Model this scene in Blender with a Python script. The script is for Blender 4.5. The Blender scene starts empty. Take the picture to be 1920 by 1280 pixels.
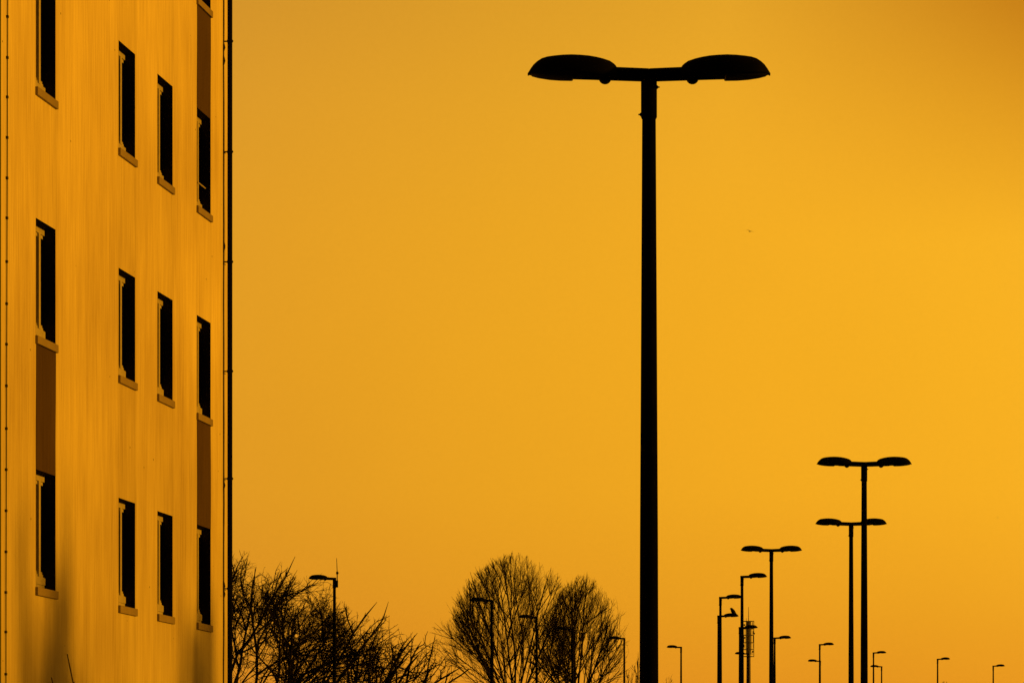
import bpy, math, random
from mathutils import Vector, Matrix
R = math.radians
sc = bpy.context.scene
C = sc.collection

# ------------------------------------------------------------------ camera
F = 7200.0                       # focal length in photo pixels (135 mm on a 36 mm sensor)
EYE = 1.6
cam = bpy.data.cameras.new("camera")
cam.lens = 135.0; cam.sensor_width = 36.0; cam.sensor_fit = 'HORIZONTAL'
cam.shift_y = 860.0 / 1920.0     # verticals stay vertical, horizon lies below the frame
cam.clip_start = 0.5; cam.clip_end = 30000
co = bpy.data.objects.new("camera", cam); C.objects.link(co)
co.location = (0, 0, EYE); co.rotation_euler = (R(90), 0, 0)
sc.camera = co

# ------------------------------------------------------------------ light
SUN_AZ, SUN_EL = 91.0, 6.5       # degrees: clockwise from +Y, above the horizon
AMBER = (1.0, 0.395, 0.008)
def sky_world():
    w = bpy.data.worlds.new("World"); sc.world = w; w.use_nodes = True
    nt = w.node_tree; N = nt.nodes; L = nt.links; N.clear()
    out = N.new('ShaderNodeOutputWorld')
    tc = N.new('ShaderNodeTexCoord')
    sep = N.new('ShaderNodeSeparateXYZ'); L.new(tc.outputs['Generated'], sep.inputs[0])
    def m(op, a, b=None):
        n = N.new('ShaderNodeMath'); n.operation = op
        for i, v in enumerate((a, b)):
            if v is None: continue
            if isinstance(v, (int, float)): n.inputs[i].default_value = v
            else: L.new(v, n.inputs[i])
        return n.outputs[0]
    az = m('ARCTAN2', sep.outputs['X'], sep.outputs['Y'])          # -pi..pi
    el = m('ARCSINE', sep.outputs['Z'])
    fa = m('ADD', m('DIVIDE', az, 2 * math.pi), 0.5)
    fe = m('MAXIMUM', m('DIVIDE', el, math.pi / 2), 0.0)
    def lin(c):
        c /= 255.0
        return c / 12.92 if c <= 0.04045 else ((c + 0.055) / 1.055) ** 2.4
    def ramp(fac, stops):
        r = N.new('ShaderNodeValToRGB'); L.new(fac, r.inputs[0])
        r.color_ramp.interpolation = 'B_SPLINE' if False else 'EASE'
        el_ = r.color_ramp.elements
        while len(el_) > 1: el_.remove(el_[-1])
        for i, (p, c) in enumerate(stops):
            e = el_[0] if i == 0 else el_.new(p)
            e.position = p; e.color = (c[0], c[1], c[2], 1)
        r.color_ramp.interpolation = 'LINEAR'
        return r.outputs[0]
    A = lambda d: d / 360.0 + 0.5
    S = lambda r, g, b: (lin(r), lin(g), lin(b))
    k = lambda c, f: tuple(x * f for x in c)
    ra = ramp(fa, [
        (A(-180), k(S(200, 130, 30), 0.02)), (A(-100), k(S(200, 130, 30), 0.05)), (A(-50), k(S(200, 135, 34), 0.5)),
        (A(-7.6), S(214, 146, 38)), (A(-4), S(227, 156, 35)), (A(0), S(236, 165, 33)), (A(4), S(244, 172, 33)),
        (A(7.6), S(248, 177, 34)), (A(25), S(255, 190, 60)), (A(50), S(250, 180, 45)), (A(95), k(S(235, 165, 35), 0.6)),
        (A(130), k(S(200, 130, 30), 0.05)), (A(180), k(S(200, 130, 30), 0.02))])
    e_ = lambda d: d / 90.0
    re = ramp(fe, [
        (0.0, (.80, .64, .8)), (e_(1.75), (.90, .745, .92)), (e_(3.0), (.95, .87, .97)), (e_(4.6), (1., .98, 1.)), (e_(6.5), (1., 1., 1.0)),
        (e_(8.5), (.985, 1.0, 1.1)), (e_(10.3), (.93, .96, 1.3)), (e_(12), (.84, .87, 1.4)), (e_(25), (.5, .52, 1.2)), (1.0, (.18, .2, .6))])
    mul = N.new('ShaderNodeMix'); mul.data_type = 'RGBA'; mul.blend_type = 'MULTIPLY'
    mul.inputs['Factor'].default_value = 1
    L.new(ra, mul.inputs['A']); L.new(re, mul.inputs['B'])
    # thin high cloud: faint unevenness
    nz = N.new('ShaderNodeTexNoise'); nz.inputs['Scale'].default_value = 1300; nz.inputs['Detail'].default_value = 5
    nz.inputs['Roughness'].default_value = 0.75
    L.new(tc.outputs['Generated'], nz.inputs['Vector'])
    nm = m('ADD', m('MULTIPLY', nz.outputs['Fac'], 0.10), 0.95)
    nz2 = N.new('ShaderNodeTexNoise'); nz2.inputs['Scale'].default_value = 9; nz2.inputs['Detail'].default_value = 3
    L.new(tc.outputs['Generated'], nz2.inputs['Vector'])
    nm2 = m('MULTIPLY', nm, m('ADD', m('MULTIPLY', nz2.outputs['Fac'], 0.10), 0.95))
    # the sky deepens high on the right
    ca = m('MAXIMUM', m('SUBTRACT', az, R(3.2)), 0.0); ce = m('MAXIMUM', m('SUBTRACT', el, R(8.2)), 0.0)
    cc = m('MINIMUM', m('DIVIDE', m('MULTIPLY', ca, ce), R(4.2) * R(3.5)), 1.2)
    glow = N.new('ShaderNodeBackground'); 
    deep = N.new('ShaderNodeMix'); deep.data_type = 'RGBA'; deep.blend_type = 'MULTIPLY'
    L.new(cc, deep.inputs['Factor']); L.new(mul.outputs['Result'], deep.inputs['A']); deep.inputs['B'].default_value = (.72, .57, .42, 1)
    L.new(deep.outputs['Result'], glow.inputs[0])
    L.new(m('MULTIPLY', nm2, SKY_GLOW), glow.inputs[1])
    # physical sky seen through the same amber light
    sky = N.new('ShaderNodeTexSky'); sky.sky_type = 'NISHITA'; sky.sun_disc = False
    sky.sun_elevation = R(SUN_EL); sky.sun_rotation = R(SUN_AZ); sky.dust_density = 3
    bw = N.new('ShaderNodeRGBToBW'); L.new(sky.outputs[0], bw.inputs[0])
    tint = N.new('ShaderNodeMix'); tint.data_type = 'RGBA'; tint.blend_type = 'MULTIPLY'
    tint.inputs['Factor'].default_value = 1; tint.inputs['B'].default_value = (1, .42, .02, 1)
    L.new(bw.outputs[0], tint.inputs['A'])
    bg2 = N.new('ShaderNodeBackground'); L.new(tint.outputs['Result'], bg2.inputs[0]); bg2.inputs[1].default_value = 0.004
    add = N.new('ShaderNodeAddShader'); L.new(glow.outputs[0], add.inputs[0]); L.new(bg2.outputs[0], add.inputs[1])
    L.new(add.outputs[0], out.inputs[0])
SKY_GLOW = 1.01
sky_world()
sl = bpy.data.lights.new("sun", 'SUN'); sl.energy = 2.9; sl.angle = R(1.0); sl.color = AMBER
so = bpy.data.objects.new("sun", sl); C.objects.link(so)
so.location = (60, 60, 40)
sd = Vector((math.sin(R(SUN_AZ)) * math.cos(R(SUN_EL)), math.cos(R(SUN_AZ)) * math.cos(R(SUN_EL)), math.sin(R(SUN_EL))))
so.rotation_euler = sd.to_track_quat('Z', 'Y').to_euler()
sc.view_settings.view_transform = 'Standard'; sc.view_settings.look = 'None'
sc.view_settings.gamma = 1; sc.view_settings.exposure = 0.0

# ------------------------------------------------------------------ helpers
def P(px, py, d):                # point seen at photo pixel (px, py) at distance d
    return Vector(((px - 960) / F * d, d, EYE + (1500 - py) / F * d))
def ground_z(y):
    if y <= 0: return 0.0
    return 0.0205 * y if y < 600 else 12.3
def tag(o, label=None, cat=None, group=None, kind=None):
    if label: o['label'] = label
    if cat: o['category'] = cat
    if group: o['group'] = group
    if kind: o['kind'] = kind
    return o
def empty(name, loc=(0, 0, 0), rz=0.0):
    o = bpy.data.objects.new(name, None); C.objects.link(o)
    o.location = loc; o.rotation_euler = (0, 0, rz); o.empty_display_size = 0.3
    return o
class MB:
    def __init__(s): s.v = []; s.f = []
    def box(s, a, b):
        x0, y0, z0 = a; x1, y1, z1 = b; n = len(s.v)
        s.v += [(x0, y0, z0), (x1, y0, z0), (x1, y1, z0), (x0, y1, z0), (x0, y0, z1), (x1, y0, z1), (x1, y1, z1), (x0, y1, z1)]
        s.f += [tuple(n + i for i in q) for q in ((0, 3, 2, 1), (4, 5, 6, 7), (0, 1, 5, 4), (1, 2, 6, 5), (2, 3, 7, 6), (3, 0, 4, 7))]
        return s
    def quad(s, *p):
        n = len(s.v); s.v += [tuple(q) for q in p]; s.f.append(tuple(range(n, n + len(p)))); return s
    def tube(s, pts, rad, n=8, caps=True, ry=None):
        pts = [Vector(p) for p in pts]
        base = len(s.v); up = None
        for i, p in enumerate(pts):
            t = (pts[min(i + 1, len(pts) - 1)] - pts[max(i - 1, 0)])
            t = t.normalized() if t.length > 1e-9 else Vector((0, 0, 1))
            if up is None:
                up = Vector((0, 0, 1)) if abs(t.z) < .9 else Vector((0, 1, 0))
            a = t.cross(up)
            if a.length < 1e-5: a = t.cross(Vector((1, 0, 0)))
            a.normalize(); b = a.cross(t).normalized(); up = b
            r = rad[i] if isinstance(rad, (list, tuple)) else rad
            r2 = r if ry is None else ry[i]
            for k in range(n):
                w = 2 * math.pi * k / n
                q = p + a * (math.cos(w) * r) + b * (math.sin(w) * r2)
                s.v.append((q.x, q.y, q.z))
        for i in range(len(pts) - 1):
            for k in range(n):
                k2 = (k + 1) % n
                s.f.append((base + i * n + k, base + i * n + k2, base + (i + 1) * n + k2, base + (i + 1) * n + k))
        if caps:
            s.f.append(tuple(base + k for k in range(n))[::-1])
            e = base + (len(pts) - 1) * n
            s.f.append(tuple(e + k for k in range(n)))
        return s
    def loft(s, rings, caps=True):   # rings: equal-length lists of points
        n = len(rings[0]); base = len(s.v)
        for r in rings: s.v += [tuple(q) for q in r]
        for i in range(len(rings) - 1):
            for k in range(n):
                k2 = (k + 1) % n
                s.f.append((base + i * n + k, base + i * n + k2, base + (i + 1) * n + k2, base + (i + 1) * n + k))
        if caps:
            s.f.append(tuple(base + k for k in range(n))[::-1])
            e = base + (len(rings) - 1) * n
            s.f.append(tuple(e + k for k in range(n)))
        return s
    def build(s, name, mat, parent=None, smooth=False, bevel=0):
        me = bpy.data.meshes.new(name); me.from_pydata(s.v, [], s.f); me.validate(); me.update()
        if mat: me.materials.append(mat)
        if smooth:
            for p in me.polygons: p.use_smooth = True
        o = bpy.data.objects.new(name, me); C.objects.link(o)
        if parent is not None: o.parent = parent
        if bevel:
            b = o.modifiers.new("bevel", 'BEVEL'); b.width = bevel; b.segments = 2; b.limit_method = 'ANGLE'
        return o
def copy_tree(o, parent=None):
    c = o.copy(); C.objects.link(c)
    if parent is not None: c.parent = parent
    for ch in list(o.children): copy_tree(ch, c)
    return c

# ------------------------------------------------------------------ materials
def mat_plain(name, col, rough=.8, spec=.2, metal=0.0, vary=0.25, scale=8.0, bump=0.0):
    m = bpy.data.materials.new(name); m.use_nodes = True
    nt = m.node_tree; N = nt.nodes; L = nt.links; b = N['Principled BSDF']
    b.inputs['Roughness'].default_value = rough; b.inputs['Specular IOR Level'].default_value = spec
    b.inputs['Metallic'].default_value = metal
    tc = N.new('ShaderNodeTexCoord'); nz = N.new('ShaderNodeTexNoise')
    nz.inputs['Scale'].default_value = scale; nz.inputs['Detail'].default_value = 6
    L.new(tc.outputs['Object'], nz.inputs['Vector'])
    r = N.new('ShaderNodeValToRGB'); L.new(nz.outputs['Fac'], r.inputs[0])
    r.color_ramp.elements[0].position = .3; r.color_ramp.elements[1].position = .7
    r.color_ramp.elements[0].color = tuple(c * (1 - vary) for c in col) + (1,)
    r.color_ramp.elements[1].color = tuple(min(1, c * (1 + vary)) for c in col) + (1,)
    L.new(r.outputs[0], b.inputs['Base Color'])
    if bump:
        bp = N.new('ShaderNodeBump'); bp.inputs['Strength'].default_value = bump; bp.inputs['Distance'].default_value = .01
        L.new(nz.outputs['Fac'], bp.inputs['Height']); L.new(bp.outputs[0], b.inputs['Normal'])
    return m
M = {}
M['pole'] = mat_plain('black_lacquered_steel', (.004, .004, .004), .9, .0)
M['head'] = mat_plain('dark_cast_aluminium', (.006, .006, .006), .8, .02)
M['lens'] = mat_plain('smoked_lamp_lens', (.012, .012, .012), .5, .1)
M['bark'] = mat_plain('dark_bark', (.012, .010, .008), .95, .05, scale=20)
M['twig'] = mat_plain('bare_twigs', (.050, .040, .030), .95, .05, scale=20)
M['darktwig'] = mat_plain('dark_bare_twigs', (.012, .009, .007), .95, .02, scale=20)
M['bush'] = mat_plain('brown_bush_stems', (.10, .07, .04), .9, .1, scale=40)
M['concrete'] = mat_plain('pale_concrete', (.11, .105, .10), .9, .2, scale=2)
M['galv'] = mat_plain('galvanised_steel', (.14, .14, .13), .8, .1, scale=5)
M['plumage'] = mat_plain('dark_plumage', (.012, .011, .010), .8, .1, scale=30)
M['brownplumage'] = mat_plain('brown_plumage', (.16, .12, .08), .8, .1, scale=30)
M['frame'] = mat_plain('aged_white_window_frame', (.47, .43, .35), .55, .4, vary=.12, scale=14)
M['sash'] = mat_plain('weathered_sash_wood', (.50, .46, .38), .6, .35, vary=.15, scale=14)
M['reveal'] = mat_plain('shade_brown_reveal', (.018, .013, .010), .9, .03, vary=.3, scale=6)  # dark tone carries the shade inside the window openings
M['pipe'] = mat_plain('black_downpipe', (.006, .006, .006), .8, .03, scale=5)
M['fittings_and_shade'] = mat_plain('dark_fittings_and_pipe_shadow', (.02, .018, .016), .7, .2, scale=15)  # wall fittings, and the modelled shadow strip of the downpipe
M['roof'] = mat_plain('roofing_felt', (.05, .05, .05), .95, .1)
M['ground'] = mat_plain('rough_grass_and_asphalt', (.05, .05, .045), .95, .1, vary=.5, scale=.3)
def mat_glass():
    m = bpy.data.materials.new('dark_window_glass'); m.use_nodes = True
    b = m.node_tree.nodes['Principled BSDF']
    b.inputs['Base Color'].default_value = (.008, .008, .009, 1); b.inputs['Roughness'].default_value = .08
    b.inputs['Specular IOR Level'].default_value = .4
    return m
M['glass'] = mat_glass()
def mat_plaster(name, dark, light, streak=.5, facade=False):
    m = bpy.data.materials.new(name); m.use_nodes = True
    nt = m.node_tree; N = nt.nodes; L = nt.links; b = N['Principled BSDF']
    b.inputs['Roughness'].default_value = .9; b.inputs['Specular IOR Level'].default_value = .15
    tc = N.new('ShaderNodeTexCoord')
    def noise(sx, sy, sz, det=5, rough=.6):
        mp = N.new('ShaderNodeMapping'); mp.inputs['Scale'].default_value = (sx, sy, sz)
        L.new(tc.outputs['Object'], mp.inputs[0])
        n = N.new('ShaderNodeTexNoise'); n.inputs['Scale'].default_value = 1; n.inputs['Detail'].default_value = det
        n.inputs['Roughness'].default_value = rough
        L.new(mp.outputs[0], n.inputs['Vector']); return n.outputs['Fac']
    def mt(op, a, b_=None, c_=None):
        n = N.new('ShaderNodeMath'); n.operation = op
        for i, v in enumerate((a, b_, c_)):
            if v is None: continue
            if isinstance(v, (int, float)): n.inputs[i].default_value = v
            else: L.new(v, n.inputs[i])
        return n.outputs[0]
    st = noise(3.2, 1, .30, 8, .72)            # rain streaks running down
    fine = noise(22, 6, .9, 5, .7)
    big = noise(.35, .3, .22, 3)
    grain = noise(60, 60, 60, 3, .7)
    v = mt('ADD', mt('MULTIPLY', st, .30 * streak * 2), mt('ADD', mt('MULTIPLY', fine, .38 * streak * 2), mt('ADD', mt('MULTIPLY', big, .5), mt('MULTIPLY', grain, .10))))
    mr = N.new('ShaderNodeMapRange'); L.new(v, mr.inputs[0])
    tot = .5 * (.68 * streak * 2 + .6)
    mr.inputs[1].default_value = tot - .13; mr.inputs[2].default_value = tot + .13
    mx = N.new('ShaderNodeMix'); mx.data_type = 'RGBA'; L.new(mr.outputs[0], mx.inputs['Factor'])
    mx.inputs['A'].default_value = dark + (1,); mx.inputs['B'].default_value = light + (1,)
    col = mx.outputs['Result']
    if facade:
        # run-off stains in the width of each window column, plaster joints at their edges
        sp = N.new('ShaderNodeSeparateXYZ'); L.new(tc.outputs['Object'], sp.inputs[0])
        fs = mt('DIVIDE', mt('ADD', sp.outputs['X'], 3.0), 15.0)
        r = N.new('ShaderNodeValToRGB'); L.new(fs, r.inputs[0]); r.color_ramp.interpolation = 'LINEAR'
        e = r.color_ramp.elements
        while len(e) > 1: e.remove(e[-1])
        e[0].position = 0; e[0].color = (0, 0, 0, 1)
        for s0 in COLS:
            for ds, val in ((-.10, 0), (0, .35), (.02, 1.0), (.05, .3), (WW - .05, .25), (WW, .9), (WW + .1, 0)):
                q = e.new(min(1, (s0 + ds + 3) / 15)); q.color = (val,) * 3 + (1,)
        # little drilled holes and chips
        mp = N.new('ShaderNodeMapping'); mp.inputs['Scale'].default_value = (1.3, 1, 1.3); L.new(tc.outputs['Object'], mp.inputs[0])
        vo = N.new('ShaderNodeTexVoronoi'); vo.inputs['Scale'].default_value = 1.9; vo.inputs['Randomness'].default_value = 1
        L.new(mp.outputs[0], vo.inputs['Vector'])
        hole = mt('LESS_THAN', vo.outputs['Distance'], .034)
        # pitted dirt low on the wall
        pit = mt('GREATER_THAN', noise(26, 6, 11, 4, .8), .69)
        dirt = mt('MULTIPLY', r.outputs[0], mt('MULTIPLY', noise(1.2, 1, .45, 4), .62))
        k = mt('SUBTRACT', 1.0, mt('MULTIPLY', dirt, .42))
        k = mt('MULTIPLY', k, mt('SUBTRACT', 1.0, mt('MULTIPLY', mt('MAXIMUM', hole, mt('MULTIPLY', pit, .35)), .8)))
        # grime deepening towards the ground
        g = N.new('ShaderNodeMapRange'); L.new(sp.outputs['Z'], g.inputs[0])
        g.inputs[1].default_value = 1.0; g.inputs[2].default_value = 7.5; g.inputs[3].default_value = .70; g.inputs[4].default_value = 1.0
        k = mt('MULTIPLY', k, g.outputs[0])
        cm = N.new('ShaderNodeMix'); cm.data_type = 'RGBA'; cm.blend_type = 'MULTIPLY'; cm.inputs['Factor'].default_value = 1
        L.new(col, cm.inputs['A']); cc = N.new('ShaderNodeCombineXYZ')
        for i in range(3): L.new(k, cc.inputs[i])
        L.new(cc.outputs[0], cm.inputs['B']); col = cm.outputs['Result']
    L.new(col, b.inputs['Base Color'])
    bp = N.new('ShaderNodeBump'); bp.inputs['Strength'].default_value = .25; bp.inputs['Distance'].default_value = .01
    L.new(mt('ADD', mt('MULTIPLY', fine, .5), mt('ADD', mt('MULTIPLY', grain, .15), mt('MULTIPLY', st, .6))), bp.inputs['Height']); L.new(bp.outputs[0], b.inputs['Normal'])
    return m
COLS = [0.0, 4.04, 6.21, 8.62]; WW = 0.90
M['plaster'] = mat_plaster('streaked_plaster', (.53, .44, .30), (.89, .80, .53), .5, True)
M['panel'] = mat_plaster('brown_painted_panel', (.050, .030, .014), (.105, .066, .034), .5)
M['sill'] = mat_plaster('weathered_stone_sill', (.20, .16, .12), (.38, .31, .23), .3)

# ------------------------------------------------------------------ ground
g = MB()
xs = [-3000, -300, -60, -20, 0, 20, 60, 300, 3000]
ys = [-400, -30, 0, 30, 60, 120, 200, 300, 400, 600, 1500, 6000]
def gz(y): return ground_z(y) if y < 600 else 12.3
for j in range(len(ys) - 1):
    for i in range(len(xs) - 1):
        g.quad((xs[i], ys[j], gz(ys[j])), (xs[i + 1], ys[j], gz(ys[j])), (xs[i + 1], ys[j + 1], gz(ys[j + 1])), (xs[i], ys[j + 1], gz(ys[j + 1])))
tag(g.build('ground', M['ground']), kind='structure')

# ------------------------------------------------------------------ apartment building
U = Vector((.12677, .99193, 0)); RZ = math.atan2(U.y, U.x)
bld = empty('apartment_building', (-5.308, 42.8, 0), RZ)      # local x along the facade, y inwards, z up
tag(bld, 'pale plastered apartment block with narrow deep windows and brown panels, at the left edge', 'building')
S0, S1, ZT, DEP = -9.0, 10.95, 16.6, 11.0
COLX = [-4.4] + COLS
TOPS = [EYE + t for t in (.89, 3.69, 6.49, 9.26, 12.04)]; WH = 1.31
holes = [(c, c + WW, t - WH, t) for c in COLX for t in TOPS]
w = MB()
sx = sorted({S0, S1} | {h[0] for h in holes} | {h[1] for h in holes})
zs = sorted({0.0, ZT} | {h[2] for h in holes} | {h[3] for h in holes})
for i in range(len(sx) - 1):
    for j in range(len(zs) - 1):
        cx, cz = (sx[i] + sx[i + 1]) / 2, (zs[j] + zs[j + 1]) / 2
        if any(h[0] < cx < h[1] and h[2] < cz < h[3] for h in holes): continue
        w.quad((sx[i], 0, zs[j]), (sx[i + 1], 0, zs[j]), (sx[i + 1], 0, zs[j + 1]), (sx[i], 0, zs[j + 1]))
w.quad((S1, 0, 0), (S1, DEP, 0), (S1, DEP, ZT), (S1, 0, ZT))
w.quad((S0, DEP, 0), (S0, 0, 0), (S0, 0, ZT), (S0, DEP, ZT))
w.quad((S1, DEP, 0), (S0, DEP, 0), (S0, DEP, ZT), (S1, DEP, ZT))
w.build('wall', M['plaster'], bld)
MB().box((S0 - .15, -.15, ZT), (S1 + .15, DEP + .15, ZT + .35)).build('roof', M['roof'], bld)

def make_window():
    RD = .125                                     # how deep the frame sits
    wn = MB()
    wn.box((.0, RD, WH - .075), (WW, RD + .07, WH))                 # head
    wn.box((.0, RD, .0), (WW, RD + .07, .055))                      # lower rail
    wn.box((.0, RD - .010, .065), (WW, RD + .07, .145)); wn.box((.0, RD + .002, .145), (WW, RD + .07, .155)); wn.box((.0, RD + .002, .055), (WW, RD + .07, .065))                 # weather board
    wn.box((.0, RD + .004, .155), (.05, RD + .07, WH - .075))
    wn.box((WW - .02, RD + .060, .155), (WW, RD + .07, WH - .075))
    wn.box((.615, RD - .004, .155), (.695, RD + .07, WH - .075))    # mullion
    win = wn.build('window', M['frame'])
    sh = MB()
    for a, b_ in ((.05, .615), (.695, WW - .035)):
        sh.box((a, RD + .016, WH - .115), (b_, RD + .06, WH - .075))
        sh.box((a, RD + .012, .155), (b_, RD + .06, .185))
        sh.box((a, RD + .022, .185), (b_, RD + .06, .215))
        if a < .3:
            sh.box((a, RD + .030, .215), (a + .03, RD + .06, WH - .115))
            sh.box((b_ - .022, RD + .036, .215), (b_ - .006, RD + .06, WH - .115))
    sh.build('sash', M['sash'], win)
    MB().box((.05, RD + .045, .185), (WW - .035, RD + .05, WH - .09)).build('pane', M['glass'], win)
    rv = MB(); D = RD + .08; e = .002             # faces of the opening, their shade put into a dark colour
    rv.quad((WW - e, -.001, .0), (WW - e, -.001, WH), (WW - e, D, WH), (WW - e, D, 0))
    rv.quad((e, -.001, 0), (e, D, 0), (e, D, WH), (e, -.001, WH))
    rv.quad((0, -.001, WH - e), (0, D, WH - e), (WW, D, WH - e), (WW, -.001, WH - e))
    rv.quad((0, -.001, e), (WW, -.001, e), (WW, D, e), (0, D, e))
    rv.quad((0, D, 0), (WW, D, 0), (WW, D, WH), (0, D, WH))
    rv.build('shaded_reveal', M['reveal'], win)
    MB().box((-.02, -.032, -.092), (WW + .022, .11, -.001)).build('sill', M['sill'], win, bevel=.006)
    return win
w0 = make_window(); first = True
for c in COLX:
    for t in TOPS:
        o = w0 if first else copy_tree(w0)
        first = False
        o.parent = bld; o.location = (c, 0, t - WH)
        if c == COLS[3] and abs(t - TOPS[3]) < .01:
            o['label'] = 'window with a thin pale stay bar across it'
            st = MB().tube([(.0, -.006, .315), (.60, .012, .325)], .010, 6)
            st.build('stay_bar', M['frame'], o)
def panel(c, z0, z1):
    p = MB(); n = 10
    for i in range(n):                            # slightly uneven painted edge
        a, b_ = z0 + (z1 - z0) * i / n, z0 + (z1 - z0) * (i + 1) / n
        j0 = .010 * math.sin(3.1 * a + c); j1 = .010 * math.sin(3.1 * b_ + c)
        p.quad((c + .005 + j0, -.004, a), (c + WW - .005 + j0, -.004, a), (c + WW - .005 + j1, -.004, b_), (c + .005 + j1, -.004, b_))
    p.build('brown_panel', M['panel'], bld)
panel(COLS[0], TOPS[1], TOPS[2] - WH - .095)
panel(COLS[3], TOPS[1], TOPS[2] - WH - .095)
panel(COLS[3], TOPS[3], TOPS[4] - WH - .095)
panel(COLX[0], TOPS[1], TOPS[2] - WH - .095)
# rain downpipe at the far corner
dp = MB().tube([(10.42, -.085, .05), (10.42, -.085, ZT - .6), (10.42, -.085, ZT - .05)], .035, 16).build('downpipe', M['pipe'], bld, True)
for yb in (85, 291, 496, 700, 900, 1105):
    z = EYE + (1500 - yb) * 53.4 / F
    cl = MB().tube([(10.42, -.085, z - .018), (10.42, -.085, z + .018)], .040, 16)
    cl.box((10.41, -.06, z - .008), (10.43, 0.0, z + .008)); cl.box((10.405, -.132, z - .010), (10.425, -.118, z + .010))
    cl.build('pipe_clamp', M['pipe'], dp)
rn = random.Random(3)
# dark strip standing in for the downpipe's cast shadow, slightly wavy
pts = []; z = .2
while z < ZT:
    pts.append((10.36 + rn.uniform(-.015, .015), -.012, z)); z += .55
shade_line = MB().tube(pts, .009, 6).build('pipe_shadow_line', M['fittings_and_shade'], bld)
for yb in (291, 499, 703, 902, 1107):  # dark bars standing in for the clamps' shadows and standoffs
    z = EYE + (1500 - yb) * 53.3 / F
    MB().box((10.35, -.020, z - .004), (10.45, -.012, z + .004)).build('clamp_shadow_mark', M['fittings_and_shade'], shade_line)
for yb in (95, 120, 465, 468, 912, 1100, 1115):  # joint marks along the shadow strip
    z = EYE + (1500 - yb) * 53.3 / F
    MB().tube([(10.36, -.012, z - .06), (10.37, -.018, z), (10.36, -.012, z + .07)], [.006, .015, .006], 6).build('shadow_strip_joint_mark', M['fittings_and_shade'], shade_line)
# lightning conductor with holders at the left edge
px2s = lambda px: (77596 / (1880 - px) - 42.8) / .99193
pts = [(px2s(9.2 + 3.2 * max(0, (z - 3.8)) / 6.5) , -.012, z) for z in [i * .75 for i in range(22)]]
lc = MB().tube(pts, .0065, 6).build('lightning_conductor', M['galv'], bld)
for yb in (30, 107, 181, 257, 333, 408, 490, 569, 645, 723, 803, 880, 957, 1034, 1110, 1184, 1263):
    z = EYE + (1500 - yb) * 41.5 / F; s = px2s(9.2 + 3.2 * max(0, (z - 3.8)) / 6.5)
    h = MB().box((s - .014, -.022, z - .013), (s + .014, 0, z - .007)).box((s - .014, -.022, z + .007), (s + .014, 0, z + .013))
    h.box((s - .022, -.020, z - .013), (s - .014, 0, z + .013)).box((s + .014, -.020, z - .013), (s + .022, 0, z + .013))
    h.build('conductor_holder', M['fittings_and_shade'], lc)
MB().box((-1.60, -.004, .2), (-1.515, -.001, ZT)).build('expansion_joint', M['fittings_and_shade'], bld)

# ------------------------------------------------------------------ street lamps
H = 7.44
S_ = 206.8
def head_mesh():
    # profile along x (metres from the pole axis): top z, bottom z, half width
    zz = lambda y: (129 - y) / S_
    prof = []                     # from photo outline of the near lamp head (right side)
    data = [  # zoom x, top y, bottom y, half width
        (1188, 178, 277, .050), (1196, 165, 277, .065), (1210, 152, 276, .085), (1240, 132, 275, .110), (1290, 116, 275, .130), (1340, 104, 274, .142), (1400, 94, 272, .152),
        (1460, 89, 270, .158), (1530, 86, 268, .160), (1600, 89, 266, .160), (1660, 95, 264, .156), (1710, 102, 262, .148), (1750, 114, 258, .136),
        (1785, 136, 253, .118), (1812, 160, 248, .097), (1833, 188, 243, .075), (1848, 212, 240, .048), (1857, 228, 236, .02)]
    rings = []
    for zx, ty, by, hw in data:
        x = (zx / 4 + 980 - 1216.75) / S_
        t = zz(ty / 4 + 80) - .010; b = zz(by / 4 + 80) + hw * .03
        t = max(t, b + .004)
        ring = []
        n = 20
        for k in range(n):
            a = 2 * math.pi * k / n
            cy, sz = math.cos(a), math.sin(a)
            yy = hw * (abs(cy) ** .7) * (1 if cy >= 0 else -1)
            mid = b + (t - b) * .22
            zc = mid + (t - mid) * (abs(sz) ** .85) if sz >= 0 else mid - (mid - b) * (abs(sz) ** .55)
            ring.append((x, yy, zc))
        rings.append(ring)
    return rings
def make_head(parent, rot):
    h = MB().loft(head_mesh()).build('lamp_head', M['head'], parent, True)
    h.location = (0, 0, H); h.rotation_euler = (0, 0, rot)
    # lens tray on the outer half
    rings = []
    for x, hw, zt, zb in ((.688, .125, -.06, -.114), (.70, .135, -.06, -.118), (.80, .138, -.05, -.117), (.90, .125, -.05, -.111), (1.0, .10, -.045, -.098), (1.06, .06, -.04, -.086), (1.082, .02, -.045, -.066)):
        n = 14; ring = []
        for k in range(n):
            a = 2 * math.pi * k / n
            ring.append((x, hw * math.cos(a), (zt + zb) / 2 + (zt - zb) / 2 * math.copysign(abs(math.sin(a)) ** .5, math.sin(a)) + .018))
        rings.append(ring)
    MB().loft(rings).build('lens_tray', M['lens'], h, True)
    hx, hz = (1275 / 4 + 980 - 1216.75) / S_, (129 - (262 / 4 + 80)) / S_
    MB().tube([(hx, -.06, hz + .005), (hx, .06, hz + .005)], .058, 18).build('hinge', M['head'], h)
    # small screw heads / latch on the shell
    b = MB().box((.855, -.008, .028), (.868, .008, .058))
    b.build('screw', M['head'], h)
    MB().box((1.086, -.012, -.062), (1.100, .012, -.040)).build('latch', M['head'], h)
    return h
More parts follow.
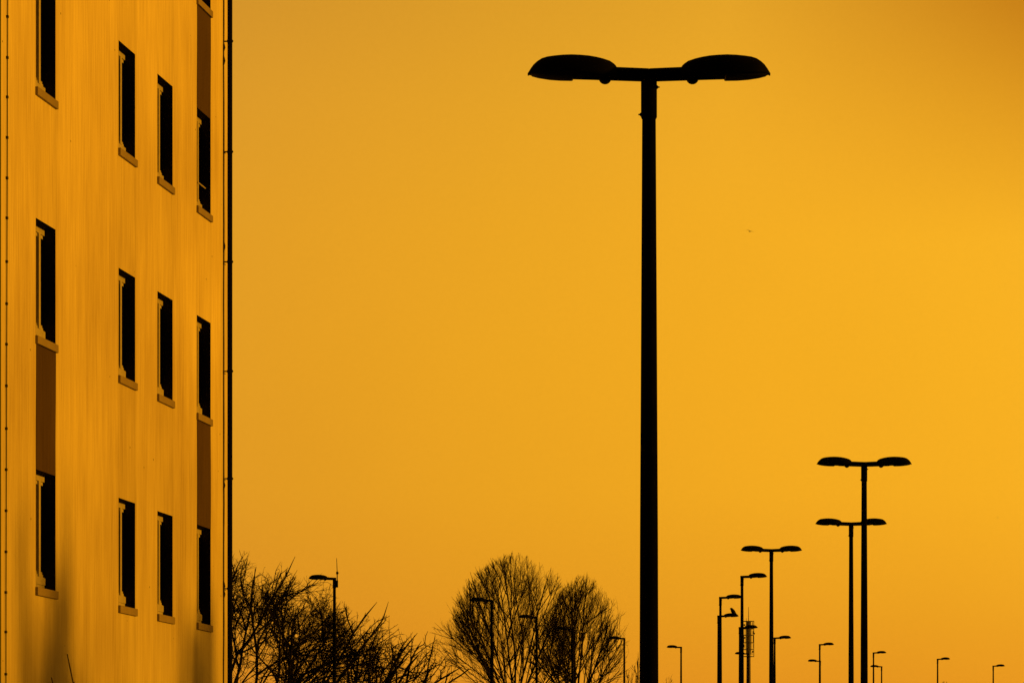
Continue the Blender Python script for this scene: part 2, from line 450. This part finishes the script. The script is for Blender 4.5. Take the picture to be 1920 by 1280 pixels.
def arm(mb, s):
    # beam from the pole axis outwards, rising slightly
    rings = []
    for (x, zt, zb), hw in (((0.0, -.004, -.112), .05), ((.577, .021, -.094), .045), ((.60, .014, -.090), .038)):
        rings.append([(s * x, -hw, zb), (s * x, hw, zb), (s * x, hw * .85, zt), (s * x, -hw * .85, zt)] if s > 0 else
                     [(s * x, hw, zb), (s * x, -hw, zb), (s * x, -hw * .85, zt), (s * x, hw * .85, zt)])
    mb.loft(rings)
def make_lamp(sides, name):
    t = empty(name)
    MB().tube([(0, 0, -1.0), (0, 0, 3.2), (0, 0, H - .17)], [.0945, .0815, .0605], 28, False).build('pole', M['pole'], t, True)
    br = MB().tube([(0, 0, H - .455), (0, 0, H - .44), (0, 0, H - .09)], [.066, .0725, .0725], 28).build('bracket', M['pole'], t)
    am = MB()
    for s in sides: arm(am, s)
    if len(sides) == 1:
        s = sides[0]
        am.box((min(0, -s * .075), -.05, -.112), (max(0, -s * .075), .05, -.005))
    a = am.build('arm', M['pole'], t, bevel=.006); a.location = (0, 0, H)
    for s, z in ((1, H - .168), (-1, H - .416)):
        MB().tube([(s * .06, 0, z), (s * .075, 0, z), (s * .082, 0, z), (s * .084, 0, z), (s * .097, 0, z)], [.020, .018, .012, .007, .006], 8).build('bolt', M['pole'], br)
    for s in sides: make_head(t, 0 if s > 0 else math.pi)
    return t
protos = {'D': make_lamp((-1, 1), 'double_street_lamp'), 'R': make_lamp((1,), 'street_lamp'), 'L': make_lamp((-1,), 'street_lamp')}
used = set()
def place(kind, px, py, half, label, spin=0.0):
    d = F * 1.1 / half
    o = copy_tree(protos[kind]) if kind in used else protos[kind]
    used.add(kind)
    p = P(px, py, d)
    o.location = (p.x, p.y, p.z - H)
    o.rotation_euler = (0, 0, R(spin))
    tag(o, label, 'street lamp', {'D': 'double-headed street lamps', 'R': 'single street lamps with the head pointing right', 'L': 'single street lamps with the head pointing left'}[kind])
    return o
lampD1 = place('D', 1216.8, 129, 227.5, 'tallest black street lamp with two heads, nearest of all, right of centre')
place('D', 1620.3, 865.5, 89, 'two-headed black street lamp, second tallest, crossing in front of another double lamp')
place('D', 1595.8, 978.5, 67, 'two-headed street lamp partly behind the pole of the taller double lamp')
place('D', 1446.3, 1028.5, 57.5, 'smallest two-headed street lamp, standing just right of the telecom tower')
lampS1 = place('L', 627, 1082, 48.6, 'single street lamp with an antenna on its pole, among the bare trees')
place('L', 922, 1123.5, 41.5, 'single street lamp in front of the left side of the big round bare tree')
place('L', 1006, 1155, 34.3, 'single street lamp in front of the middle of the big round bare tree')
place('L', 1073, 1177.5, 31.7, 'single street lamp between the crowns of the two large bare trees')
place('L', 1170.5, 1195, 29.3, 'single street lamp left of the tallest pole, beside the right-hand bare tree')
place('L', 1277, 1211.5, 27.2, 'single left-facing street lamp just right of the tallest pole, alone against the sky')
place('R', 1391.3, 1078.5, 47, 'highest of the single right-facing street lamps, crossing the telecom tower side')
place('R', 1350.8, 1118, 40.5, 'right-facing street lamp whose head ends behind a neighbouring pole')
lampBird = place('R', 1347.3, 1152.8, 37.7, 'right-facing street lamp with a bird perched on its head')
place('R', 1387.2, 1174.5, 33.6, 'right-facing street lamp with its head in front of the telecom tower cage')
place('R', 1452.5, 1194, 31, 'right-facing street lamp close behind the smallest double lamp')
place('R', 1537, 1206.5, 26.8, 'right-facing street lamp left of the two tall double lamps, above a left-facing one')
place('L', 1537.8, 1237.6, 23.4, 'left-facing street lamp sharing a line with a taller right-facing lamp')
place('R', 1637.8, 1222, 24, 'right-facing street lamp just right of the second tallest double lamp')
place('L', 1653.0, 1248, 21.4, 'low left-facing street lamp overlapping the lamp right of the double lamps')
place('L', 1402.8, 1223.8, 25.2, 'small left-facing street lamp in front of the telecom tower shaft')
place('R', 1758, 1233.9, 23.4, 'small right-facing street lamp standing alone, second from the right edge')
place('R', 1862.3, 1246.8, 21.8, 'small right-facing street lamp nearest the right edge')
# antenna on one lamp
d1 = F * 1.1 / 48.6; k1 = d1 / F
an = MB().box((.03, -.07, H - .42), (.155, .07, H - .125)).tube([(.118, 0, H - .3), (.118, 0, H + .26)], .022, 8)
an.tube([(.118, 0, H + .14), (.118, 0, H + .24)], [.05, .045], 8).tube([(.118, 0, H + .2), (.095, 0, H + .82)], [.017, .010], 6)
an.box((.11, -.02, H + .185), (.20, .02, H + .21))
an.build('antenna', M['pole'], lampS1)

# ------------------------------------------------------------------ birds
def bird_perched():
    t = Vector((-.01, 0, 0))
    b = MB()
    spine = [(.24, 0, .00), (.17, 0, .07), (.10, 0, .14), (.04, 0, .22), (-.01, 0, .30), (-.045, 0, .355), (-.075, 0, .395), (-.105, 0, .405), (-.14, 0, .395), (-.165, 0, .385)]
    rad = [.030, .055, .085, .105, .100, .080, .066, .054, .022, .006]
    ry = [.030, .055, .085, .105, .100, .080, .070, .056, .022, .006]
    b.tube(spine, rad, 12, True, ry)
    for s in (-1, 1):             # folded wings
        b.tube([(-.02, s * .055, .30), (.06, s * .078, .20), (.14, s * .055, .10), (.22, s * .02, .015)], [.012, .045, .032, .006], 8, True, [.03, .02, .012, .004])
    o = b.build('perched_bird', M['plumage'], None, True)
    lg = MB()
    for s in (-1, 1): lg.tube([(.03, s * .03, .17), (.02, s * .035, .03), (-.02, s * .035, .0)], .008, 5)
    lg.build('leg', M['plumage'], o)
    return tag(o, 'dark bird perched on the head of a right-facing street lamp', 'bird')
db = F * 1.1 / 37.7
pb = bird_perched(); q = P(1374.0, 1154.0, db); pb.location = (q.x, q.y, q.z - .03); pb.rotation_euler = (0, 0, 0)
pb.scale = (1.05, 1.05, 1.05)
def bird_flying(name, loc, span, roll, label):
    b = MB(); k = span / 1.0
    rings = []
    for y, c, th, z in ((-.5, .02, .004, .05), (-.38, .10, .010, .10), (-.2, .15, .018, .10), (-.06, .17, .035, .03), (0, .19, .05, 0), (.06, .17, .035, .03), (.2, .15, .018, .10), (.38, .10, .010, .10), (.5, .02, .004, .05)):
        rings.append([(y * k, (-c * .5) * k, z * k), (y * k, 0, (z + th) * k), (y * k, c * .5 * k, z * k), (y * k, 0, (z - th) * k)])
    b.loft(rings)
    b.tube([(0, -.26 * k, 0), (0, -.18 * k, .01 * k), (0, 0, 0), (0, .2 * k, 0), (0, .32 * k, 0)], [.005 * k, .035 * k, .055 * k, .03 * k, .03 * k], 8, True, [.005 * k, .035 * k, .05 * k, .02 * k, .006 * k])
    o = b.build(name, M['brownplumage'], None, True); o.location = loc; o.rotation_euler = roll
    return tag(o, label, 'bird')
bird_flying('flying_bird', P(1406, 434, 330), .72, (R(6), R(14), R(20)), 'tiny brown bird gliding in the empty sky right of the tallest lamp')
bird_flying('flying_bird', P(1870.5, 970, 420), .34, (R(10), R(-20), R(50)), 'speck of a bird flying near the right edge above the far lamps')

# ------------------------------------------------------------------ telecom tower
dt = 5000.0; kt = dt / F
tz0 = ground_z(600)
tw = empty('telecom_tower', ((1403.5 - 960) * kt, dt, tz0))
tag(tw, 'tall thin telecom tower with antenna platforms, brown and hazy far behind the lamps', 'tower')
zt = lambda py: EYE + (1500 - py) * kt - tz0
q2 = kt / (2500.0 / F)                       # metres per cage unit
MB().tube([(0, 0, 0), (0, 0, zt(1228)), (0, 0, zt(1224))], [1.9 * q2, 1.32 * q2, 1.6 * q2], 20, True).build('shaft', M['concrete'], tw, True)
MB().tube([(0, 0, zt(1226)), (0, 0, zt(1164))], [1.6 * q2, 1.65 * q2], 16).build('core', M['concrete'], tw)
am_ = MB().tube([(0, 0, zt(1165)), (0, 0, zt(1137))], [.24 * q2, .12 * q2], 8).build('antenna_mast', M['galv'], tw)
MB().tube([(-1.4 * q2, .3, zt(1165)), (-1.4 * q2, .3, zt(1158))], .09 * q2, 6).build('antenna_rod', M['galv'], tw)
RR = 3.45 * q2
def ring(mb, z, r, th):
    n = 24; rings = []
    for k in range(n):
        a = 2 * math.pi * k / n
        rings.append([(math.cos(a) * (r - th), math.sin(a) * (r - th), z - th), (math.cos(a) * (r + th), math.sin(a) * (r + th), z - th), (math.cos(a) * (r + th), math.sin(a) * (r + th), z + th), (math.cos(a) * (r - th), math.sin(a) * (r - th), z + th)])
    rings.append(rings[0]); mb.loft(rings, False)
for py in (1164, 1178, 1190, 1204, 1217, 1230):
    m_ = MB(); ring(m_, zt(py), RR, .2 * q2)
    for k in range(6):
        a = math.pi / 3 * k + .15
        m_.tube([(0, 0, zt(py)), (math.cos(a) * RR, math.sin(a) * RR, zt(py))], .2 * q2, 5)
    m_.build('platform', M['galv'], tw)
for k in range(12):
    a = 2 * math.pi * k / 12
    edge = k in (0, 6)
    top = (1164, 1178, 1190)[k % 3]; bot = (1231, 1217, 1204)[k % 3]
    MB().tube([(math.cos(a) * RR, math.sin(a) * RR, zt(1231 if edge else bot)), (math.cos(a) * RR, math.sin(a) * RR, zt(1163 if edge else top))], (.24 if edge else .12) * q2, 5).build('cage_post', M['galv'], tw)
rt = random.Random(8)
for k in range(16):
    a = rt.uniform(0, 2 * math.pi); py = rt.choice((1168, 1185, 1196, 1210, 1222, 1224))
    z = zt(py); c, s = math.cos(a) * RR, math.sin(a) * RR
    MB().box((c - .2 * q2, s - .2 * q2, z - 1.0 * q2), (c + .2 * q2, s + .2 * q2, z + 1.0 * q2)).build('panel_antenna', M['galv'], tw)
for x, py in ((3.6, 1187), (2.6, 1221), (-2.7, 1171), (-2.6, 1195)):
    MB().tube([(x * q2, -1.0 * q2, zt(py)), (x * q2, -.4 * q2, zt(py))], [.6 * q2, .35 * q2], 14).build('dish_antenna', M['galv'], tw)

# ------------------------------------------------------------------ bare trees
class Tree:
    def __init__(s, seed, env=None): s.r = random.Random(seed); s.trunk = MB(); s.crown = MB(); s.env = env; s.n = 0
    def branch(s, p, d, length, rad, lev, o):
        r = s.r
        step = length / o['steps'][lev]
        pts = [p.copy()]; rads = [rad]; q = p.copy(); dd = d.normalized()
        n = o['steps'][lev]; tip = rad * o['tip'][lev]
        kids = []
        u = r.random()
        for i in range(n):
            jit = Vector((r.gauss(0, 1), r.gauss(0, 1), r.gauss(0, 1))) * o['wander'][lev]
            dd = (dd + jit + o['trop'][lev]).normalized()
            q = q + dd * step
            f = (i + 1) / n
            pts.append(q.copy()); rads.append(rad + (tip - rad) * f)
            if s.env and not s.env(q, u):
                rads[-1] *= .3; break
            if f >= o['start'][lev] and lev + 1 < len(o['steps']): kids.append((q.copy(), dd.copy(), f, rads[-1]))
        (s.trunk if lev <= 1 else s.crown).tube(pts, rads, (8, 6, 4, 3, 3, 3)[lev], False)
        s.n += len(pts)
        if lev + 1 >= len(o['steps']): return
        nk = o['kids'][lev]
        for j in range(nk):
            if not kids: return
            kp, kd, f, kr = kids[int(len(kids) * (j + r.random()) / nk) % len(kids)]
            ax = kd.orthogonal().normalized(); ax.rotate(Matrix.Rotation(r.uniform(0, 2 * math.pi), 3, kd))
            nd = kd.copy(); nd.rotate(Matrix.Rotation(R(r.gauss(o['ang'][lev], 8)), 3, ax))
            nd.y *= o.get('flat', 1)
            L = length * o['ratio'][lev] * (1.05 - .55 * f) * r.uniform(.7, 1.2)
            s.branch(kp, nd, L, max(min(kr * .8, rad * o['rr'][lev]), o['rmin']), lev + 1, o)
    def build(s, name, loc, label, group, cat='tree', tw='twig'):
        t = empty(name, loc); tag(t, label, cat, group)
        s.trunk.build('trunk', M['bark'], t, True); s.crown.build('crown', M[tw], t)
        return t
V = Vector
# spreading, wind-swept trees behind the corner of the building
WIND = dict(steps=[9, 9, 8, 6, 4], start=[.18, .12, .1, .1, .2, 0], kids=[8, 7, 5, 3, 0, 0], ratio=[.66, .58, .55, .5, .5], ang=[38, 36, 38, 42, 42],
            rr=[.55, .5, .5, .6, .7], tip=[.35, .3, .35, .5, .6, .7], wander=[.13, .18, .24, .28, .30, .25],
            trop=[V((.02, 0, .03)), V((.035, 0, .05)), V((.02, 0, .05)), V((.01, 0, .06)), V((0, 0, .04)), V((0, 0, 0))], rmin=.0105)
d_ = 182.0; kk = d_ / F
def wind_tree(i, px, top, lean, dist, label, spread=1.0, seed=1, kidmul=1.0):
    z0 = ground_z(dist); base = V(((px - 960) * dist / F, dist, z0)); ztop = EYE + (1500 - top) * dist / F - z0
    def outline(q, u):               # keep the tips under the photographed outline
        X = q.x + base.x; ppx = 960 + X / (dist + q.y) * F; ppy = 1500 - (q.z + z0 - EYE) / (dist + q.y) * F
        o_ = OUT[0][1]
        for (x0, y0), (x1, y1) in zip(OUT, OUT[1:]):
            if x0 <= ppx <= x1: o_ = y0 + (y1 - y0) * (ppx - x0) / (x1 - x0); break
        if ppx > OUT[-1][0]: return False
        return ppy > o_ - 22 + 10 * math.sin(ppx * .13 + seed) + 95 * u ** 1.6
    t = Tree(seed, outline); o = dict(WIND); o['kids'] = [max(1, int(k * kidmul)) for k in o['kids'][:4]] + [0]
    nst = 3
    t.trunk.tube([(0, 0, -.4), (0, 0, .9)], [.16, .14], 8)
    for j in range(nst):
        dr = V((lean + t.r.uniform(-.35, .45) * spread, t.r.uniform(-.35, .35), 1))
        t.branch(V((0, 0, .6)), dr, ztop * 1.02 * t.r.uniform(.85, 1.05), .085, 0, o)
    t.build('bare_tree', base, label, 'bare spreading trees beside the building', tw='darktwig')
    return t.n
OUT = [(380, 1040), (440, 1068), (462, 1052), (480, 1085), (505, 1075), (525, 1062), (540, 1092), (560, 1105), (585, 1098), (600, 1090), (615, 1100), (632, 1150), (650, 1160), (668, 1160),
       (690, 1170), (715, 1168), (740, 1190), (765, 1212), (785, 1218), (800, 1202), (826, 1192), (840, 1235), (862, 1255), (885, 1275)]
cnt = 0
cnt += wind_tree(0, 418, 1052, .10, 176, 'dense bare tree rising directly beside the black downpipe of the building', seed=11, kidmul=1.15)
cnt += wind_tree(1, 470, 1058, .14, 184, 'bare tree with the highest upright twigs, second from the building', seed=22, kidmul=1.25)
cnt += wind_tree(2, 520, 1085, .16, 179, 'tangled bare tree between the building corner and the antenna lamp', seed=35, kidmul=1.15)
cnt += wind_tree(3, 566, 1090, .10, 190, 'bare tree with a thick upright stem just left of the antenna lamp', seed=41)
cnt += wind_tree(4, 640, 1150, .18, 186, 'lower bare tree immediately right of the antenna lamp', seed=52, kidmul=.88)
cnt += wind_tree(5, 690, 1165, .20, 180, 'wide bare tree sloping down to the right of the antenna lamp', seed=63, kidmul=.85)
cnt += wind_tree(6, 760, 1195, .22, 188, 'lowest bare tree at the right end of the spreading group', seed=74, kidmul=.7)
# two tall fan-shaped trees far behind the lamps
FAN = dict(steps=[8, 10, 8, 6, 4], start=[.1, .16, .14, .15, 0], kids=[12, 10, 7, 4, 0], ratio=[.8, .46, .46, .42], ang=[30, 27, 27, 27],
           rr=[.5, .45, .5, .6], tip=[.3, .2, .3, .5, .6], wander=[.04, .055, .08, .10, .12],
           trop=[V((0, 0, .04)), V((0, 0, .045)), V((0, 0, .07)), V((0, 0, .10)), V((0, 0, .1))], rmin=.0065)
def fan_tree(px, top, halfw, dist, label, seed, stems, frac=.92, kidmul=1.0, fork=.18, name='bare_tree', lean=0.0, grp='tall fan-shaped bare trees'):
    z0 = ground_z(dist); base = V(((px - 960) * dist / F, dist, z0)); ztop = EYE + (1500 - top) * dist / F - z0
    hw = halfw * dist / F
    rj = random.Random(seed * 7); ph = [rj.uniform(0, 6) for _ in range(4)]
    def env(q, u):
        f = q.z / ztop
        if f > 1.06: return False
        a = math.atan2(q.y, q.x)
        wv = 1 + .10 * math.sin(3 * a + ph[0] + 5 * f) + .07 * math.sin(7 * a + ph[1] - 9 * f)
        rad = hw * wv * (max(0, 1 - ((f - .5) / .52) ** 2) ** .7 if f > .5 else (1.0 if f > .15 else .3 + 4.6 * f))
        c = lean * ztop * f
        return math.hypot(q.x - c, q.y) < rad * (1.12 - .45 * u * u) and f < 1.06 - .22 * u * u
    t = Tree(seed, env); o = dict(FAN); o['kids'] = [max(1, int(k * kidmul)) for k in o['kids'][:4]] + [0]
    t.trunk.tube([(0, 0, -.5), (0, 0, ztop * fork * .6), (0, 0, ztop * fork)], [.30, .26, .22], 10)
    for j in range(stems):
        a = 2 * math.pi * j / stems + rj.uniform(-.3, .3); sp_ = (.15 + .95 * ((j * .618) % 1.0)) if j else .05
        dr = V((math.cos(a) * sp_ + lean, math.sin(a) * sp_, 1))
        t.branch(V((0, 0, ztop * fork * rj.uniform(.5, 1))), dr, ztop * frac * rj.uniform(.95, 1.12), .10, 0, o)
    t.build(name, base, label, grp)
    return t.n
cnt += fan_tree(964, 1042, 130, 335, 'largest round-topped bare tree, with lamps standing in front of it', 5, 9)
cnt += fan_tree(1080, 1084, 86, 340, 'smaller pointed bare tree to the right of the largest bare tree', 9, 8, lean=.05)
cnt += fan_tree(1196, 1240, 28, 420, 'small bare treetop peeking out at the left foot of the tallest lamp', 14, 3, kidmul=.6, grp='far bare treetops low at the frame edge')
cnt += fan_tree(1252, 1264, 16, 470, 'faint tiny treetop at the right foot of the tallest lamp', 15, 2, kidmul=.5, grp='far bare treetops low at the frame edge')
cnt += fan_tree(1768, 1276, 20, 500, 'tiny treetop just showing beside the lamp second from the right edge', 17, 2, kidmul=.5, grp='far bare treetops low at the frame edge')
print('tree points', cnt)
# young trees beside the yard on the right; their soft shadows fall on the plastered wall
def shadow_tree(px, py, L, label, seed, width, stems=4):
    dd = 77596 / (1880 - px) if px < 435 else 50
    wp = V(((px - 960) * dd / F, dd, EYE + (1500 - py) * dd / F))
    tip = wp + sd * L
    z0 = ground_z(tip.y); h = tip.z - z0
    rj = random.Random(seed)
    def env(q, u):
        f = q.z / h
        if f > 1.03: return False
        return math.hypot(q.x, q.y) < width * (.55 + 1.0 * (1 - f) if f > .6 else .95)
    t = Tree(seed, env); o = dict(FAN); o['kids'] = [16, 10, 7, 0, 0]; o['rmin'] = .017
    t.trunk.tube([(0, 0, -.3), (0, 0, 1.5)], [.10, .08], 8)
    for j in range(stems):
        a = 2 * math.pi * j / stems
        t.branch(V((0, 0, 1.2)), V((math.cos(a) * .12, math.sin(a) * .12, 1)), (h - 1.2) * rj.uniform(.95, 1.1), .06, 0, o)
    t.build('young_bare_tree', (tip.x, tip.y, z0), label, 'young bare trees out in the yard')
shadow_tree(120, 945, 42, 'slender young bare tree casting the tallest soft streak on the wall beside the lowest window', 101, 0.5, 4)
shadow_tree(90, 1100, 43, 'slender young bare tree casting the darkest soft streak low on the wall', 104, 0.6, 5)
shadow_tree(44, 970, 50, 'slender young bare tree casting the soft streak at the left end of the wall', 103, 0.5, 4)
shadow_tree(60, 1150, 47, 'slender young bare tree casting a soft low streak left of the lowest window sill', 108, 0.6, 4)
shadow_tree(124, 1150, 45, 'slender young bare tree casting a broad soft streak under the lowest windows', 107, 0.7, 5)
shadow_tree(165, 1130, 55, 'slender young bare tree casting the faint soft streak right of the lowest windows', 105, 0.7, 3)
shadow_tree(345, 1150, 47, 'slender young bare tree casting the narrow soft streak below the third window column', 102, 0.45, 4)
shadow_tree(388, 1160, 50, 'slender young bare tree casting the soft streak near the wall corner', 106, 0.8, 5)
shadow_tree(366, 1200, 44, 'slender young bare tree casting the lowest soft streak near the wall corner', 109, 0.7, 5)

# ------------------------------------------------------------------ bush in front of the wall
ds = 33.0; zb = ground_z(ds)
bs = empty('bare_bush', ((118 - 960) * ds / F, ds, zb)); tag(bs, 'bare brown bush in front of the plastered wall, only two twig tips showing', 'bush')
def stem(px, py, bx, extra):
    tp = P(px, py, ds) - V(bs.location); b0 = V((bx, 0, -.1)); pts = []; rad = []
    n = 9
    for i in range(n + 1):
        f = i / n
        q = b0.lerp(tp, f); q.x += -.05 * math.sin(f * math.pi) * extra; pts.append(q); rad.append(.016 * (1 - f) + .0048)
    m = MB().tube(pts, rad, 7)
    for i in range(2, n):
        s = -1 if i % 2 else 1
        if pts[i].z > tp.z - .35: m.tube([pts[i], pts[i] + V((s * .012, 0, .016))], [.006, .002], 5)
        else: m.tube([pts[i], pts[i] + V((s * .12, s * .05, .2)), pts[i] + V((s * .17, s * .08, .36 if pts[i].z < tp.z - .8 else .2))], [.007, .005, .002], 5)
    m.build('stem', M['bush'], bs, True)
stem(126, 1225, .36, -1); stem(96.5, 1269, .22, -1); stem(60, 1330, -.12, -1); stem(170, 1345, .2, -1)

# ------------------------------------------------------------------ evening haze
hz = MB().box((-3100, -450, -1.2), (3100, 6100, 262)).build('haze', None)
hm = bpy.data.materials.new('thin_evening_haze'); hm.use_nodes = True; N = hm.node_tree.nodes
N.remove(N['Principled BSDF']); pv = N.new('ShaderNodeVolumePrincipled')
pv.inputs['Color'].default_value = (.95, .93, .9, 1); pv.inputs['Density'].default_value = 1.3e-5; pv.inputs['Anisotropy'].default_value = .3
hm.node_tree.links.new(pv.outputs[0], N['Material Output'].inputs['Volume'])
hz.data.materials.append(hm); tag(hz, kind='stuff')
